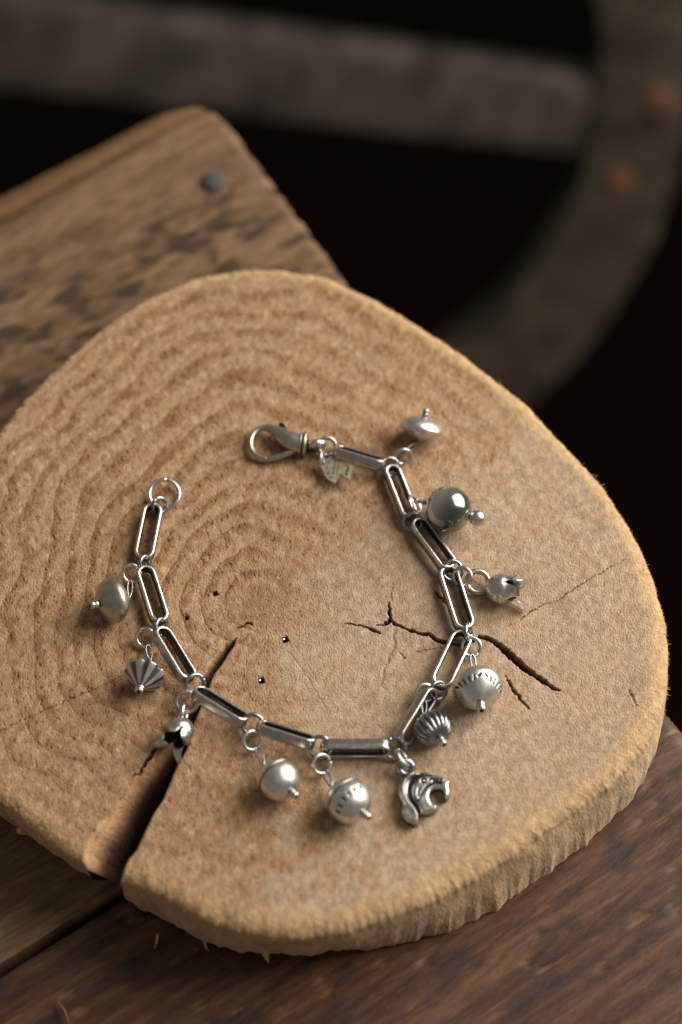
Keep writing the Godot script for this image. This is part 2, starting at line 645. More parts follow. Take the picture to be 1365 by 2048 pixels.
func make_slice() -> void:
	pith = P(520, 1205)
	lip_r = polar([[540, 545], [640, 558], [720, 592], [800, 634], [880, 684], [950, 733], [1020, 788], [1070, 832], [1112, 876], [1160, 925], [1210, 985], [1250, 1046], [1281, 1100],
		[1306, 1160], [1322, 1215], [1334, 1275], [1338, 1330], [1333, 1385], [1318, 1440], [1292, 1490], [1255, 1538], [1200, 1588], [1130, 1640], [1040, 1702], [950, 1760], [850, 1812], [760, 1846], [650, 1872], [560, 1876], [480, 1866], [400, 1838],
		[330, 1800], [280, 1778], [238, 1762], [172, 1733], [115, 1696], [60, 1652], [0, 1606], [-60, 1540], [-100, 1440], [-112, 1300], [-105, 1150], [-70, 1000], [0, 868], [60, 796], [140, 718], [240, 638], [340, 583], [430, 553]], -0.0018)
	low_r = polar([[1308, 1501], [1301, 1537], [1272, 1585], [1242, 1622], [1151, 1706], [1085, 1757], [1012, 1801], [938, 1848], [865, 1872], [752, 1896], [638, 1908], [565, 1911], [521, 1908], [444, 1893], [400, 1878],
		[330, 1840], [280, 1812], [240, 1778], [200, 1750], [150, 1722], [100, 1690], [40, 1655], [-40, 1590], [-90, 1440], [-80, 1200], [0, 960], [240, 740], [540, 650], [880, 790], [1112, 975], [1250, 1140], [1310, 1330], [1315, 1440]], -T)
	var n := FastNoiseLite.new()
	n.seed = 5
	n.frequency = 1.0
	n.fractal_octaves = 3
	var n1 := FastNoiseLite.new()
	n1.seed = 8
	n1.frequency = 1.0
	n1.fractal_type = FastNoiseLite.FRACTAL_NONE
	var lip_base := lip_r.duplicate()
	for k in DIRS:
		var an := TAU * k / DIRS
		lip_r[k] += 0.0005 * n.get_noise_2d(cos(an) * 9.0, sin(an) * 9.0) + 0.00022 * n.get_noise_2d(cos(an) * 60.0, sin(an) * 60.0)
		low_r[k] += 0.0009 * n.get_noise_2d(cos(an) * 14.0, sin(an) * 14.0 + 50.0)
	# cracks
	dent.resize(CN * CN)
	dent_o = Vector2(-0.085, -0.085)
	var px := 1.1   # cells a pixel, about
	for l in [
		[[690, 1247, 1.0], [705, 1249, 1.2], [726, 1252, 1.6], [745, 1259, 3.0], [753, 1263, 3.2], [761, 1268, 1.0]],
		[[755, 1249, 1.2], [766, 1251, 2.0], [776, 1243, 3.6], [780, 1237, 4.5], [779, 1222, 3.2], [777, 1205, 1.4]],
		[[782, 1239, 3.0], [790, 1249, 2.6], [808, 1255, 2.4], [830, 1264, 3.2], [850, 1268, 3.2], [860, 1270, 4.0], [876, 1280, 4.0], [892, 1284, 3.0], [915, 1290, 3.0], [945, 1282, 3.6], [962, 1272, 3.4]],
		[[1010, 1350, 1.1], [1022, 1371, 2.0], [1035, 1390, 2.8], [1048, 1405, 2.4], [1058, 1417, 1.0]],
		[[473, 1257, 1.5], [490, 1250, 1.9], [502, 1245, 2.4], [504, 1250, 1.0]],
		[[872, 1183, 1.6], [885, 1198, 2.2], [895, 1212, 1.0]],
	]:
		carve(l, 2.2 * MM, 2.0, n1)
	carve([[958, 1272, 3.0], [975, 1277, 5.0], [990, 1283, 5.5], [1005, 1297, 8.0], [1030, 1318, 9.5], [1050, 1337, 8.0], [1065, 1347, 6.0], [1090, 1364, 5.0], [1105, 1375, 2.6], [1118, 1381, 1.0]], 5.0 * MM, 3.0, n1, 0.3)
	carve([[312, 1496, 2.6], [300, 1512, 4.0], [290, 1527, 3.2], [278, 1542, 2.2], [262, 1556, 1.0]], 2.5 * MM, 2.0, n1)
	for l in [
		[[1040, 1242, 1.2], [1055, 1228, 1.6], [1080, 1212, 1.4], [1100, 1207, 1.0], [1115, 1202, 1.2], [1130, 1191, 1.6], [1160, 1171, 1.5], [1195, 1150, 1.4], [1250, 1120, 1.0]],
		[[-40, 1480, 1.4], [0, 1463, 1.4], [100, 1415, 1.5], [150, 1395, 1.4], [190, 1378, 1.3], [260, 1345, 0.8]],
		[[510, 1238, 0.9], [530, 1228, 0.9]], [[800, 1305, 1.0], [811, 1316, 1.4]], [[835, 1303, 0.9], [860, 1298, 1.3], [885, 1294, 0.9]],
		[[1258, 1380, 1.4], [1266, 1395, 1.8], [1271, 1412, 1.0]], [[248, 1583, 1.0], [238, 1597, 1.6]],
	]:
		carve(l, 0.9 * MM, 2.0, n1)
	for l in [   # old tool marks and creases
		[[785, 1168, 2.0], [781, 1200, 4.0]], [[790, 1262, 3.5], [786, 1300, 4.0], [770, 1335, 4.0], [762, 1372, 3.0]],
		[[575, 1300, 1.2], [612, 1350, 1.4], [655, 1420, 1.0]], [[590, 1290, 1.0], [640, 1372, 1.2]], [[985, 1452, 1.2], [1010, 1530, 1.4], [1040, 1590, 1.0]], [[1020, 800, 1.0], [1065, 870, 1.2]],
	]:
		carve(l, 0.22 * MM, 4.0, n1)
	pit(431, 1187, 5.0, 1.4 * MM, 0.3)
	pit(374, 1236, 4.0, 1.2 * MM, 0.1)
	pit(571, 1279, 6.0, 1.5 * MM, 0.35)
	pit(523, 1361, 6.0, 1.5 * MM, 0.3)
	# the split that runs from the pith out through the rim
	var right := split_line([[473, 1274], [470, 1288], [455, 1309], [444, 1328], [430, 1345], [424, 1358], [419, 1371], [403, 1411], [385, 1453], [373, 1500], [356, 1527], [336, 1575], [326, 1599], [308, 1626], [288, 1668], [273, 1701], [257, 1719], [245, 1742], [236, 1772]])
	var left := split_line([[473, 1274], [451, 1288], [432, 1311], [423, 1322], [404, 1349], [396, 1362], [380, 1394], [360, 1432], [333, 1483], [314, 1515], [267, 1563], [251, 1583], [237, 1603], [211, 1650], [190, 1678], [176, 1702], [170, 1736]])
	var r_tip: float = right[0].x
	var mid: float = (right[0].y + left[0].y) * 0.5
	right[0].y = mid
	left[0].y = mid

	# directions: more of them where the cracks are and the radius is long
	var NU := 2100
	var NR := 470
	var cum := PackedFloat32Array([0.0])
	for k in DIRS:
		var an := mid + TAU * (k + 0.5) / DIRS
		var da := absf(angle_difference(an, 0.25))
		cum.append(cum[k] + at_dir(lip_r, an) * (1.0 + 0.7 * exp(-pow(da / 0.5, 2.0))))
	var us := PackedFloat32Array()
	var j := 0
	for k in NU:
		var want := cum[DIRS] * k / (NU - 1.0)
		while j < DIRS - 1 and cum[j + 1] < want:
			j += 1
		us.append((j + (want - cum[j]) / (cum[j + 1] - cum[j])) / DIRS)

	var big := FastNoiseLite.new()
	big.seed = 31
	big.frequency = 1.0
	big.fractal_octaves = 3
	var fuzz := FastNoiseLite.new()
	fuzz.seed = 77
	fuzz.frequency = 1.0
	fuzz.noise_type = FastNoiseLite.TYPE_VALUE_CUBIC
	fuzz.fractal_octaves = 3
	fuzz.fractal_gain = 0.6
	var SIDE := 54
	var rows := NR + SIDE
	var pts := PackedVector3Array()
	var cols := PackedColorArray()
	var uv := PackedVector2Array()
	pts.resize(NU * rows)
	cols.resize(NU * rows)
	uv.resize(NU * rows)
	var tan_ := Color8(189, 152, 114)
	var orange := Color8(140, 95, 60)
	var grey := Color8(193, 166, 137)
	var rim_c := Color8(206, 167, 121)
	for r in NR:
		var s := r / (NR - 1.0)
		for k in NU:
			var u := us[k]
			var rr := s * at_dir(lip_r, mid + u * TAU)
			var tl := mid
			var tr := mid
			if rr > r_tip:
				tl = edge_angle(left, rr)
				tr = edge_angle(right, rr)
			var an := lerpf(tl, tr + TAU, u)
			var R := at_dir(lip_r, an)
			rr = s * R
			var cx := cos(an)
			var sx := sin(an)
			var x := pith.x + cx * rr
			var z := pith.z + sx * rr
			var mx := x * 1000.0
			var mz := z * 1000.0
			# year rings: the ring number grows with the share of the radius, shaken by slow noise
			var w1 := big.get_noise_2d(mx * 0.022, mz * 0.022)
			var w2 := big.get_noise_2d(mx * 0.11 + 30.0, mz * 0.11)
			var upleft := clampf(0.55 - 0.55 * (cx * 0.75 + sx * 0.66), 0.12, 1.0)
			var scallop := 0.13 * n.get_noise_2d(cx * 3.0 + s * 2.0, sx * 3.0)
			var q := pow(s, 0.92) * 14.5 + w1 * 0.9 + w2 * 0.10 + scallop + 0.3
			var f := q - floorf(q)
			var tooth := smoothstep(0.0, 0.8, f) * (1.0 - smoothstep(0.90, 1.0, f))
			var ring_w := upleft * smoothstep(0.03, 0.10, s) * (0.6 + 0.8 * clampf(0.5 + w2, 0, 1))
			# saw fuzz, combed along the board's length; finer and rounder on the smoother right side
			var way_ := atan2(sx, cx) + 0.35 * w2 + 0.25 * w1
			var smooth_side := smoothstep(-0.95, -0.45, way_) * (1.0 - smoothstep(1.22, 1.5, way_)) * smoothstep(0.05, 0.22, s)
			var fx := mx + 0.10 * mz + 0.5 * w2
			var st := fuzz.get_noise_2d(fx * 1.25, mz * 0.85)
			var st2 := fuzz.get_noise_2d(fx * 1.25 + 60.0, mz * 0.95)
			var pit_ := fuzz.get_noise_2d(fx * 2.1 + 400.0, mz * 1.25)
			var pore := smoothstep(0.16, 0.36, pit_ + lerpf(0.02, -0.05, smooth_side))
			var st3 := fuzz.get_noise_2d(fx * 0.62 + 200.0, mz * 0.42)
			var grain := lerpf(st * 0.75 + st3 * 0.6, st2, smooth_side)
			var patch := big.get_noise_2d(mx * 0.06 + 90.0, mz * 0.06)
			var late := smoothstep(0.35, 0.75, f) * (1.0 - smoothstep(0.90, 1.0, f))
			var y := 0.45 * big.get_noise_2d(mx * 0.02 + 11.0, mz * 0.02) * s
			y -= lerpf(0.20, 0.14, smooth_side) * pore * (0.55 + 0.8 * late * ring_w)
			y += (0.06 * (tooth - 0.5) - 0.07 * exp(-pow((f - 0.96) / 0.05, 2.0))) * ring_w * (1.3 - s)
			y += lerpf(0.13, 0.08, smooth_side) * grain * (0.6 + 0.8 * late * ring_w)
			# colour
			var c := tan_.lerp(grey, clampf(0.15 + 0.75 * smooth_side + 0.7 * patch, 0.0, 1.0))
			c = c.lerp(orange, clampf(0.42 * late * ring_w + 0.14 * (1.0 - smooth_side) + lerpf(1.1, 0.6, smooth_side) * clampf(-grain - 0.03, 0, 1) + lerpf(0.55, 0.4, smooth_side) * pore + 0.35 * clampf(patch - 0.1, 0, 1), 0.0, 0.9))
			c = c.lerp(Color8(232, 200, 158), lerpf(1.3, 0.7, smooth_side) * clampf(grain - 0.05, 0.0, 1.0))
			c = c.lerp(Color8(118, 78, 46), 0.26 * exp(-pow((f - 0.95) / 0.07, 2.0)) * ring_w * clampf(1.1 - 1.2 * s, 0.1, 1.0))
			c = c.lerp(Color8(150, 112, 84), 0.6 * exp(-pow(rr / 0.006, 2.0)))       # dark heart
			# worn, rounded rim
			var e := (R - rr) * 1000.0
			var near_ := clampf(0.5 + 0.5 * (sx * 0.9 + cx * 0.3), 0.0, 1.0)
			var bw := lerpf(2.4, 5.0, near_) * (1.0 + 0.35 * w2)
			if e < bw:
				var b := 1.0 - e / bw
				y -= lerpf(1.4, 2.6, near_) * (1.0 - sqrt(maxf(0.0, 1.0 - b * b * 0.985)))
				y += 0.25 * fuzz.get_noise_2d(mx * 1.6, mz * 1.6) * b
			c = c.lerp(rim_c, 0.8 * (1.0 - smoothstep(bw * 0.6, bw * 1.35, e + 1.2 * st2)))
			# lips of the split are rounded
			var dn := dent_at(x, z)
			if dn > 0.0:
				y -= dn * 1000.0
				c = c.lerp(Color8(96, 62, 38), clampf(dn * 1000.0 * 0.9, 0.0, 0.85))  # cracks and holes darken with depth: their shade is painted into the colour
			if rr > r_tip:
				var el := minf(u * (tr + TAU - tl), 0.5) * rr * 1000.0
				var er := minf((1.0 - u) * (tr + TAU - tl), 0.5) * rr * 1000.0
				var wide := (tl - tr) * rr * 1000.0
				var soft := clampf(wide * 0.16, 0.1, 1.3)
				y -= 1.1 * soft * pow(clampf(1.0 - el / soft, 0.0, 1.0), 2.0)
				y -= 0.3 * pow(clampf(1.0 - er / 0.5, 0.0, 1.0), 2.0)
			var at := r * NU + k
			pts[at] = Vector3(x, y * MM, z)
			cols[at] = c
			uv[at] = Vector2((mx + 0.10 * mz) / 46.0, mz / 64.0)
	# side wall, from the rim down and in to the board
	for r in SIDE:
		var v := (r + 1.0) / SIDE
		for k in NU:
			var top := pts[(NR - 1) * NU + k]
			var w := top - pith
			var an := atan2(w.z, w.x)
			var arc := an * 70.0
			var low := at_dir(low_r, an)
			var lip := lerpf(Vector2(w.x, w.z).length(), at_dir(lip_base, an), smoothstep(0.0, 0.2, v))
			var rid := fuzz.get_noise_2d(arc * 0.9, v * 0.9 + 9.0)
			var rid2 := big.get_noise_2d(arc * 0.07, v * 0.7 + 30.0)
			var bow := sin(v * PI) * 0.0007
			var rr := lerpf(lip, low, v * v * 0.45 + v * 0.55) + bow + (0.00003 * rid + 0.0006 * rid2) * smoothstep(0.0, 0.25, v)
			var y := lerpf(top.y, -T, v)
			var p := Vector3(pith.x + cos(an) * rr, y, pith.z + sin(an) * rr)
			var at := (NR + r) * NU + k
			pts[at] = p
			var c := rim_c.lerp(Color8(203, 167, 122), smoothstep(0.0, 0.3, v))
			c = c.lerp(Color8(126, 86, 52), clampf(0.04 - rid * 0.35 - rid2 * 0.3, 0.0, 0.32) * smoothstep(0.05, 0.3, v))
			cols[at] = c
			uv[at] = Vector2(arc / 64.0, v * T * 1000.0 / 170.0)
	var acc := Acc.new()
	acc.uv = uv
	acc.grid(pts, cols, NU, rows)
	var o := thing("wood_slice", Vector3(pith.x, -T, pith.z), "thick pale round wood slice with year rings and a wide split, under the bracelet", "wood slice")
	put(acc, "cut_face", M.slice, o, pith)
	# the two walls of the split
	for side in 2:
		var wall := Acc.new()
		var wp := PackedVector3Array()
		var wc := PackedColorArray()
		var wu := PackedVector2Array()
		var D := 40
		var first := 0
		while first < NR - 1 and Vector2(pts[first * NU].x - pith.x, pts[first * NU].z - pith.z).length() < r_tip:
			first += 1
		var count := 0
		for r in range(first, NR + SIDE):
			var on_top := mini(r, NR - 1)
			if r > NR - 1:
				break
			count += 1
			var lipv := pts[on_top * NU + (0 if side == 0 else NU - 1)]
			var other := pts[on_top * NU + (NU - 1 if side == 0 else 0)]
			var away := other - lipv
			away.y = 0
			var gap := away.length()
			var rad := Vector3(lipv.x - pith.x, 0, lipv.z - pith.z)
			var lr := rad.length()
			rad = rad.normalized()
			var an := atan2(rad.z, rad.x)
			var inset := (at_dir(lip_r, an) - at_dir(low_r, an)) * smoothstep(0.6, 1.0, lr / at_dir(lip_r, an))
			for d in D:
				var v := d / (D - 1.0)
				var depth := v * v * 0.4 + v * 0.6
				var lean := (gap * 0.36 * (1.0 - exp(-depth * 3.2))) if side == 0 else gap * -0.08 * depth
				var rough := (0.00035 * fuzz.get_noise_2d(lr * 420.0, depth * 5.0 + side * 20.0) + 0.0002 * fuzz.get_noise_2d(lr * 1600.0, depth * 16.0)) * smoothstep(0.0, 0.08, v)
				var p := lipv + away.normalized() * (lean + rough) - rad * (inset * depth)
				p.y = lerpf(lipv.y, -T + 0.0002, depth)
				wp.append(p)
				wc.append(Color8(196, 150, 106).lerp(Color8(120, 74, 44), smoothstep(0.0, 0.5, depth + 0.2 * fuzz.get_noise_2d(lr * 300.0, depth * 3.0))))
				wu.append(Vector2(lr * 1000.0 / 40.0, depth * T * 1000.0 / 95.0))
		wall.uv = wu
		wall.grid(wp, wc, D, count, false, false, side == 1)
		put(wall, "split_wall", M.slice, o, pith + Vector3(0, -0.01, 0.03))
	# broken nail shanks shining in two of the square holes
	for q in [[567, 1279], [519, 1361]]:
		var at := P(q[0], q[1], -0.0006)
		var b := Acc.new()
		var pr := PackedVector2Array([Vector2(-0.001, 0.0004), Vector2(0.0002, 0.0004), Vector2(0.00035, 0.0003), Vector2(0.0004, 0.0)])
		b.lathe(at, Vector3(0.35, 1, -0.1).normalized(), pr, 4, PackedColorArray([Color.WHITE]))
		put(b, "nail_stub", M.silver, o, at, true)
	# torn fibres standing off the rim
	var hair := Acc.new()
	hair.tube(PackedVector3Array([Vector3.ZERO, Vector3(0.04, 0.5, 0), Vector3(0.22, 1, 0.06)]), PackedFloat32Array([0.055, 0.04, 0.012]), 3, Color.WHITE)
	var mm := MultiMesh.new()
	mm.transform_format = MultiMesh.TRANSFORM_3D
	mm.mesh = hair.mesh(Vector3.ZERO)
	var NH := 5200
	mm.instance_count = NH
	for k in NH:
		var col := rng.randi_range(2, NU - 3)
		var row := NR - 1 - int(absf(rng.randfn(0.0, 7.0)))
		if rng.randf() < 0.45:
			row = NR + int(absf(rng.randfn(0.0, 8.0)))
		row = clampi(row, NR - 24, NR + SIDE - 2)
		var p := pts[row * NU + col]
		var out := Vector3(p.x - pith.x, 0, p.z - pith.z).normalized()
		var d := (out * rng.randf_range(0.2, 1.0) + Vector3(rng.randfn(0, 0.55), rng.randf_range(-0.4, 0.7), rng.randfn(0, 0.55))).normalized()
		var len := rng.randf_range(0.25, 0.7) * MM
		if rng.randf() < 0.05:
			len *= 2.2
		var b := Basis(Quaternion(Vector3.UP, d)) * Basis(Vector3.UP, rng.randf() * TAU)
		mm.set_instance_transform(k, Transform3D(b.scaled(Vector3.ONE * len), p - d * len * 0.1 - o.position))
	var hairs := MultiMeshInstance3D.new()
	hairs.name = "torn_fibre"
	hairs.multimesh = mm
	hairs.material_override = M.fibre
	hairs.set_meta("kind", "stuff")
	o.add_child(hairs, true)
	# larger splinters hanging from the near rim
	for q in [[[540, 1890, -0.012], [531, 1906, -0.016], [537, 1924, -0.019], 0.0011], [[316, 1868, -0.010], [313, 1885, -0.012], [309, 1897, -0.013], 0.0002], [[408, 1880, -0.010], [412, 1894, -0.012], [418, 1902, -0.0125], 0.00025], [[40, 1660, -0.010], [50, 1664, -0.012], [58, 1668, -0.013], 0.0009]]:
		var sp := Acc.new()
		var line := PackedVector3Array()
		for k in 3:
			line.append(P(q[k][0], q[k][1], q[k][2]))
		sp.tube(line, PackedFloat32Array([q[3], q[3] * 0.7, q[3] * 0.2]), 7, Color.WHITE)
		put(sp, "splinter", M.fibre, o, line[0])


# ---------------------------------------------------------------------------------------------
# the bracelet
var B: Node3D

func oval_link(a: Vector3, b: Vector3, wide: float, roll: float, tall := 2.4 * MM, thick := 0.95 * MM) -> void:
	var ax := (b - a).normalized()
	var mid := (a + b) * 0.5
	var side := ax.cross(Vector3.UP).normalized().rotated(ax, roll)
	var up := side.cross(ax).normalized()
	var half := (b - a).length() * 0.5
	var rad := wide * 0.5
	var path := PackedVector3Array()    # x along, y across, z = angle of the outward normal
	var ns := 14
	for k in ns + 1:
		var an := -PI / 2 + PI * k / ns
		path.append(Vector3(half - rad + cos(an) * rad, sin(an) * rad, an))
	for k in range(1, 8):
		path.append(Vector3(lerpf(half - rad, -half + rad, k / 8.0), rad, PI / 2))
	for k in ns + 1:
		var an := PI / 2 + PI * k / ns
		path.append(Vector3(-half + rad + cos(an) * rad, sin(an) * rad, an))
	for k in range(1, 8):
		path.append(Vector3(lerpf(-half + rad, half - rad, k / 8.0), -rad, -PI / 2))
	# section: a flattened wire with rounded edges; dark inside, polished outside
	var sec := []
	for k in 20:
		var an := TAU * k / 20.0
		var sx := signf(cos(an)) * pow(absf(cos(an)), 0.62) * thick * 0.5
		var sy := signf(sin(an)) * pow(absf(sin(an)), 0.62) * tall * 0.5
		sec.append([sx, sy, cos(an)])
	var pts := PackedVector3Array()
	var cols := PackedColorArray()
	for q in path:
		var out := ax * cos(q.z) + side * sin(q.z)
		var c := mid + ax * q.x + side * q.y - out * (thick * 0.5)
		for s in sec:
			pts.append(c + out * s[0] + up * s[1])
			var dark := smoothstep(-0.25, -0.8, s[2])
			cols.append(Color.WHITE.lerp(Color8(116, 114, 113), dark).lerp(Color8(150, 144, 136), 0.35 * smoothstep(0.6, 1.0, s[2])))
	var acc := Acc.new()
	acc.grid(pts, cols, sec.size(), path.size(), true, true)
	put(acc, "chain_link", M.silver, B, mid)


func bead_frame(axis: Vector3) -> Array:
	var s := axis.cross(Vector3(0.17, 0.95, 0.23)).normalized()
	return [s, axis.cross(s)]


# a bead turned about its axis: shape(t, angle) gives (along, radius, darkness), t from -1 to 1
func bead(called: String, at: Vector3, axis: Vector3, shape: Callable, mat: Material, nt := 90, na := 160, dark := Color8(52, 50, 50)) -> MeshInstance3D:
	var fr := bead_frame(axis)
	var pts := PackedVector3Array()
	var cols := PackedColorArray()
	for k in nt:
		var t := lerpf(-1.0, 1.0, k / (nt - 1.0))
		for j in na:
			var an := TAU * j / na
			var q: Vector3 = shape.call(t, an)
			pts.append(at + axis * q.x + (fr[0] * cos(an) + fr[1] * sin(an)) * q.y)
			cols.append(Color.WHITE.lerp(dark, q.z))
	var acc := Acc.new()
	acc.grid(pts, cols, na, nt, true)
	return put(acc, called, mat, B, at)


# the wire of a bead: eye through the jump ring, wraps, and the small crimp at the far end
func wire_up(charm: MeshInstance3D, at: Vector3, axis: Vector3, near_len: float, far_len: float, eye: Vector3, crimp_r := 0.85, crimp_l := 1.9, ball := false) -> void:
	var neck := at - axis * near_len
	var acc := Acc.new()
	var line := PackedVector3Array()
	# wraps
	var fr := bead_frame(axis)
	for k in 31:
		var an := TAU * 2.5 * k / 30.0
		line.append(neck + axis * (0.25 * MM - 1.15 * MM * k / 30.0) + (fr[0] * cos(an) + fr[1] * sin(an)) * 0.42 * MM)
	acc.tube(line, PackedFloat32Array([0.21 * MM]), 8, Color.WHITE)
	# eye
	var top := neck - axis * 0.9 * MM
	var dir := eye - top
	var span := dir.length()
	dir = dir.normalized()
	var perp := dir.cross(Vector3(0.3, 0.5, 0.8)).normalized()
	var loop := PackedVector3Array()
	for k in 25:
		var t := k / 24.0
		var an := TAU * t
		loop.append(top + dir * (span * 0.55 * (1.0 - cos(an))) + perp * (sin(an) * minf(0.7 * MM, span * 0.42) * (0.45 + 0.55 * sin(PI * t))))
	acc.tube(loop, PackedFloat32Array([0.21 * MM]), 8, Color.WHITE)
	put(acc, "wire_eye", M.dark_silver, charm, neck)
	# crimp
	var c := Acc.new()
	var prof := PackedVector2Array()
	var cols := PackedColorArray()
	if ball:
		prof.append(Vector2(-0.5 * MM, 0.75 * MM))
		cols.append(Color8(60, 58, 58))
		for k in 13:
			var an := PI * (0.12 + 0.88 * k / 12.0)
			prof.append(Vector2((-0.15 + crimp_r - cos(an) * crimp_r) * MM, sin(an) * crimp_r * MM))
			cols.append(Color8(70, 68, 68) if k == 0 else Color.WHITE)
	else:
		var l := crimp_l * MM
		var w := crimp_r * MM
		for q in [[-0.3, 0.75, 0], [0.08, 0.85, 0], [0.12, 0.98, 1], [0.3, 1.05, 1], [0.44, 0.95, 1], [0.5, 0.84, 0], [0.56, 0.95, 1], [0.74, 1.02, 1], [0.9, 0.9, 1], [1.0, 0.62, 1], [1.0, 0.42, 0], [0.92, 0.36, 0], [0.92, 0.0, 0]]:
			prof.append(Vector2(q[0] * l, q[1] * w))
			cols.append(Color.WHITE if q[2] else Color8(84, 80, 76))
	var end := at + axis * far_len
	c.lathe(end, axis, prof, 20, cols)
	put(c, "crimp_bead", M.silver, charm, end)


func make_bracelet() -> void:
	B = thing("charm_bracelet", P(600, 1200), "silver paperclip chain bracelet with eleven charms lying open on the wood slice", "bracelet")
	var face := cam_back       # a ring whose round shape faces the lens
	# --- twelve links, clasp first ----------------------------------------------------------
	for l in [
		[668, 900, 770, 930, 4.0, -44, 2.7], [780, 932, 822, 1038, 3.9, -6, 1.7], [831, 1040, 903, 1140, 4.4, -10, 1.9], [892, 1134, 933, 1262, 4.6, -6, 1.7],
		[930, 1264, 876, 1377, 4.8, -4, 1.8], [866, 1378, 800, 1486, 3.9, -52, 2.3], [783, 1496, 640, 1496, 3.8, -74, 2.5], [631, 1488, 513, 1451, 4.0, 46, 2.5],
		[494, 1446, 387, 1380, 4.3, 40, 2.4], [381, 1363, 317, 1257, 4.4, 30, 2.3], [323, 1248, 287, 1134, 4.3, 10, 1.8], [286, 1122, 309, 1009, 4.5, 2, 1.7],
	]:
		oval_link(P(l[0], l[1], l[6] * MM), P(l[2], l[3], l[6] * MM), l[4] * MM, deg_to_rad(l[5]))
	# --- connector rings between the links ---------------------------------------------------
	for r in [
		[655, 893, 1.6, 0.2, 0.9, 0.5, 1.95], [780, 934, 2.0, 0.25, 0.75, 0.6, 2.0], [826, 1044, 1.7, 0.0, 0.75, 0.6, 1.95], [905, 1141, 2.2, 0.1, 0.8, 0.5, 2.1],
		[937, 1266, 2.2, 0.92, 0.3, 0.1, 2.0], [877, 1382, 2.0, 0.5, 0.7, 0.5, 1.85], [790, 1497, 1.9, 0.0, 0.85, 0.5, 2.15], [641, 1494, 2.2, -0.1, 0.8, 0.55, 2.15],
		[506, 1449, 2.2, 0.05, 0.8, 0.55, 2.1], [391, 1368, 2.4, 0.45, 0.75, 0.5, 2.0], [323, 1254, 2.0, 0.75, 0.5, 0.3, 1.75], [290, 1127, 2.0, 0.8, 0.45, 0.35, 1.6], [319, 1011, 1.8, 0.62, 0.6, 0.5, 1.7],
	]:
		ring("connector_ring", B, P(r[0], r[1], r[2] * MM), Vector3(r[3], r[4], r[5]), r[6] * MM, 0.46 * MM, M.dark_silver, 0.03)
	ring("end_ring", B, P(329, 988, 1.0 * MM), Vector3(0.05, 0.97, 0.22), 3.3 * MM, 0.46 * MM, M.silver, 0.02)

	# --- charms, round from the clasp ----------------------------------------------------------
	# 1 plain saucer bead
	var at := P(844, 856, 4.1 * MM)
	var ax := way(11, -30, 0.62)
	var ch := bead("saucer_bead_charm", at, ax, func(t: float, an: float) -> Vector3:
		var f := PI * 0.5 * t
		return Vector3(t * 2.75 * MM, pow(maxf(0.0, 1.0 - pow(absf(t), 1.75)), 0.62) * 4.75 * MM + 0.0001, 0.0), M.satin, 91)
	ch.set_meta("label", "plain satin silver saucer bead, the charm nearest the clasp")
	var jr := P(806, 913, 2.0 * MM)
	ring("jump_ring", ch, jr, Vector3(0.25, 0.35, 0.85), 1.9 * MM, 0.42 * MM, M.silver)
	wire_up(ch, at, ax, 2.7 * MM, 2.7 * MM, P(812, 903, 2.2 * MM), 0.8, 1.7)
	# 2 dark pearl
	at = P(897, 1019, 5.2 * MM)
	ax = way(52, 17, 0.05)
	ch = bead("pearl_charm", at, ax, func(t: float, an: float) -> Vector3:
		var f := PI * 0.5 * t
		return Vector3(sin(f) * 5.05 * MM, cos(f) * 5.2 * MM * (1.0 + 0.006 * sin(f * 9.0)), 0.5 + 0.5 * sin(t * 4.0 + 0.8 * cos(an))), M.pearl, 60, 90, Color8(120, 128, 118))
	var pm := ch.mesh as ArrayMesh
	ch.set_meta("label", "glossy dark grey green round pearl charm")
	ring("jump_ring", ch, P(830, 1009, 2.2 * MM), Vector3(0.72, 0.55, -0.1), 1.95 * MM, 0.44 * MM, M.silver)
	wire_up(ch, at, ax, 5.0 * MM, 4.95 * MM, P(832, 1003, 2.8 * MM), 1.8, 1.9, true)
	# 3 tulip bud, lying on its side to the right
	ch = tulip(P(1001, 1178, 3.0 * MM), way(40, 2, 0.26), 3.25, 0.5)
	ch.set_meta("label", "silver tulip bud charm lying sideways, at the right of the slice")
	ring("bail_ring", ch, P(956, 1164, 1.7 * MM), Vector3(0.05, 0.95, 0.3), 2.35 * MM, 0.62 * MM, M.aged, 0.0)
	ring("jump_ring", ch, P(925, 1153, 2.4 * MM), Vector3(-0.35, 0.75, 0.5), 1.95 * MM, 0.46 * MM, M.silver)
	# 4 stamped bicone bead
	at = P(956, 1379, 4.9 * MM)
	ax = way(5, 60, 0.42)
	ch = bead("stamped_bead_charm", at, ax, func(t: float, an: float) -> Vector3:
		var f := PI * 0.5 * t
		var al := t * 4.4
		var r := 5.2 * (pow(maxf(0.0, 1.0 - pow(absf(t + 0.12) / 1.12, 1.75)), 0.8) if t > -0.12 else pow(maxf(0.0, 1.0 - pow(absf(t + 0.12) / 0.88, 2.1)), 0.62)) + 0.02
		var d := stamp(al, an * 4.9, an)
		return Vector3(al * MM, (r - 0.16 * d) * MM, d), M.satin, 130, 260)
	ch.set_meta("label", "large rounded silver bead stamped with short lines, between the tulip bud and the ribbed bead")
	ring("jump_ring", ch, P(943, 1294, 1.9 * MM), Vector3(0.0, 0.9, 0.42), 1.95 * MM, 0.46 * MM, M.silver)
	wire_up(ch, at, ax, 4.45 * MM, 4.35 * MM, P(945, 1312, 2.4 * MM), 0.95, 2.3)
	# 5 dark ribbed bead
	at = P(866, 1457, 3.4 * MM)
	ax = way(28, 50, 0.34)
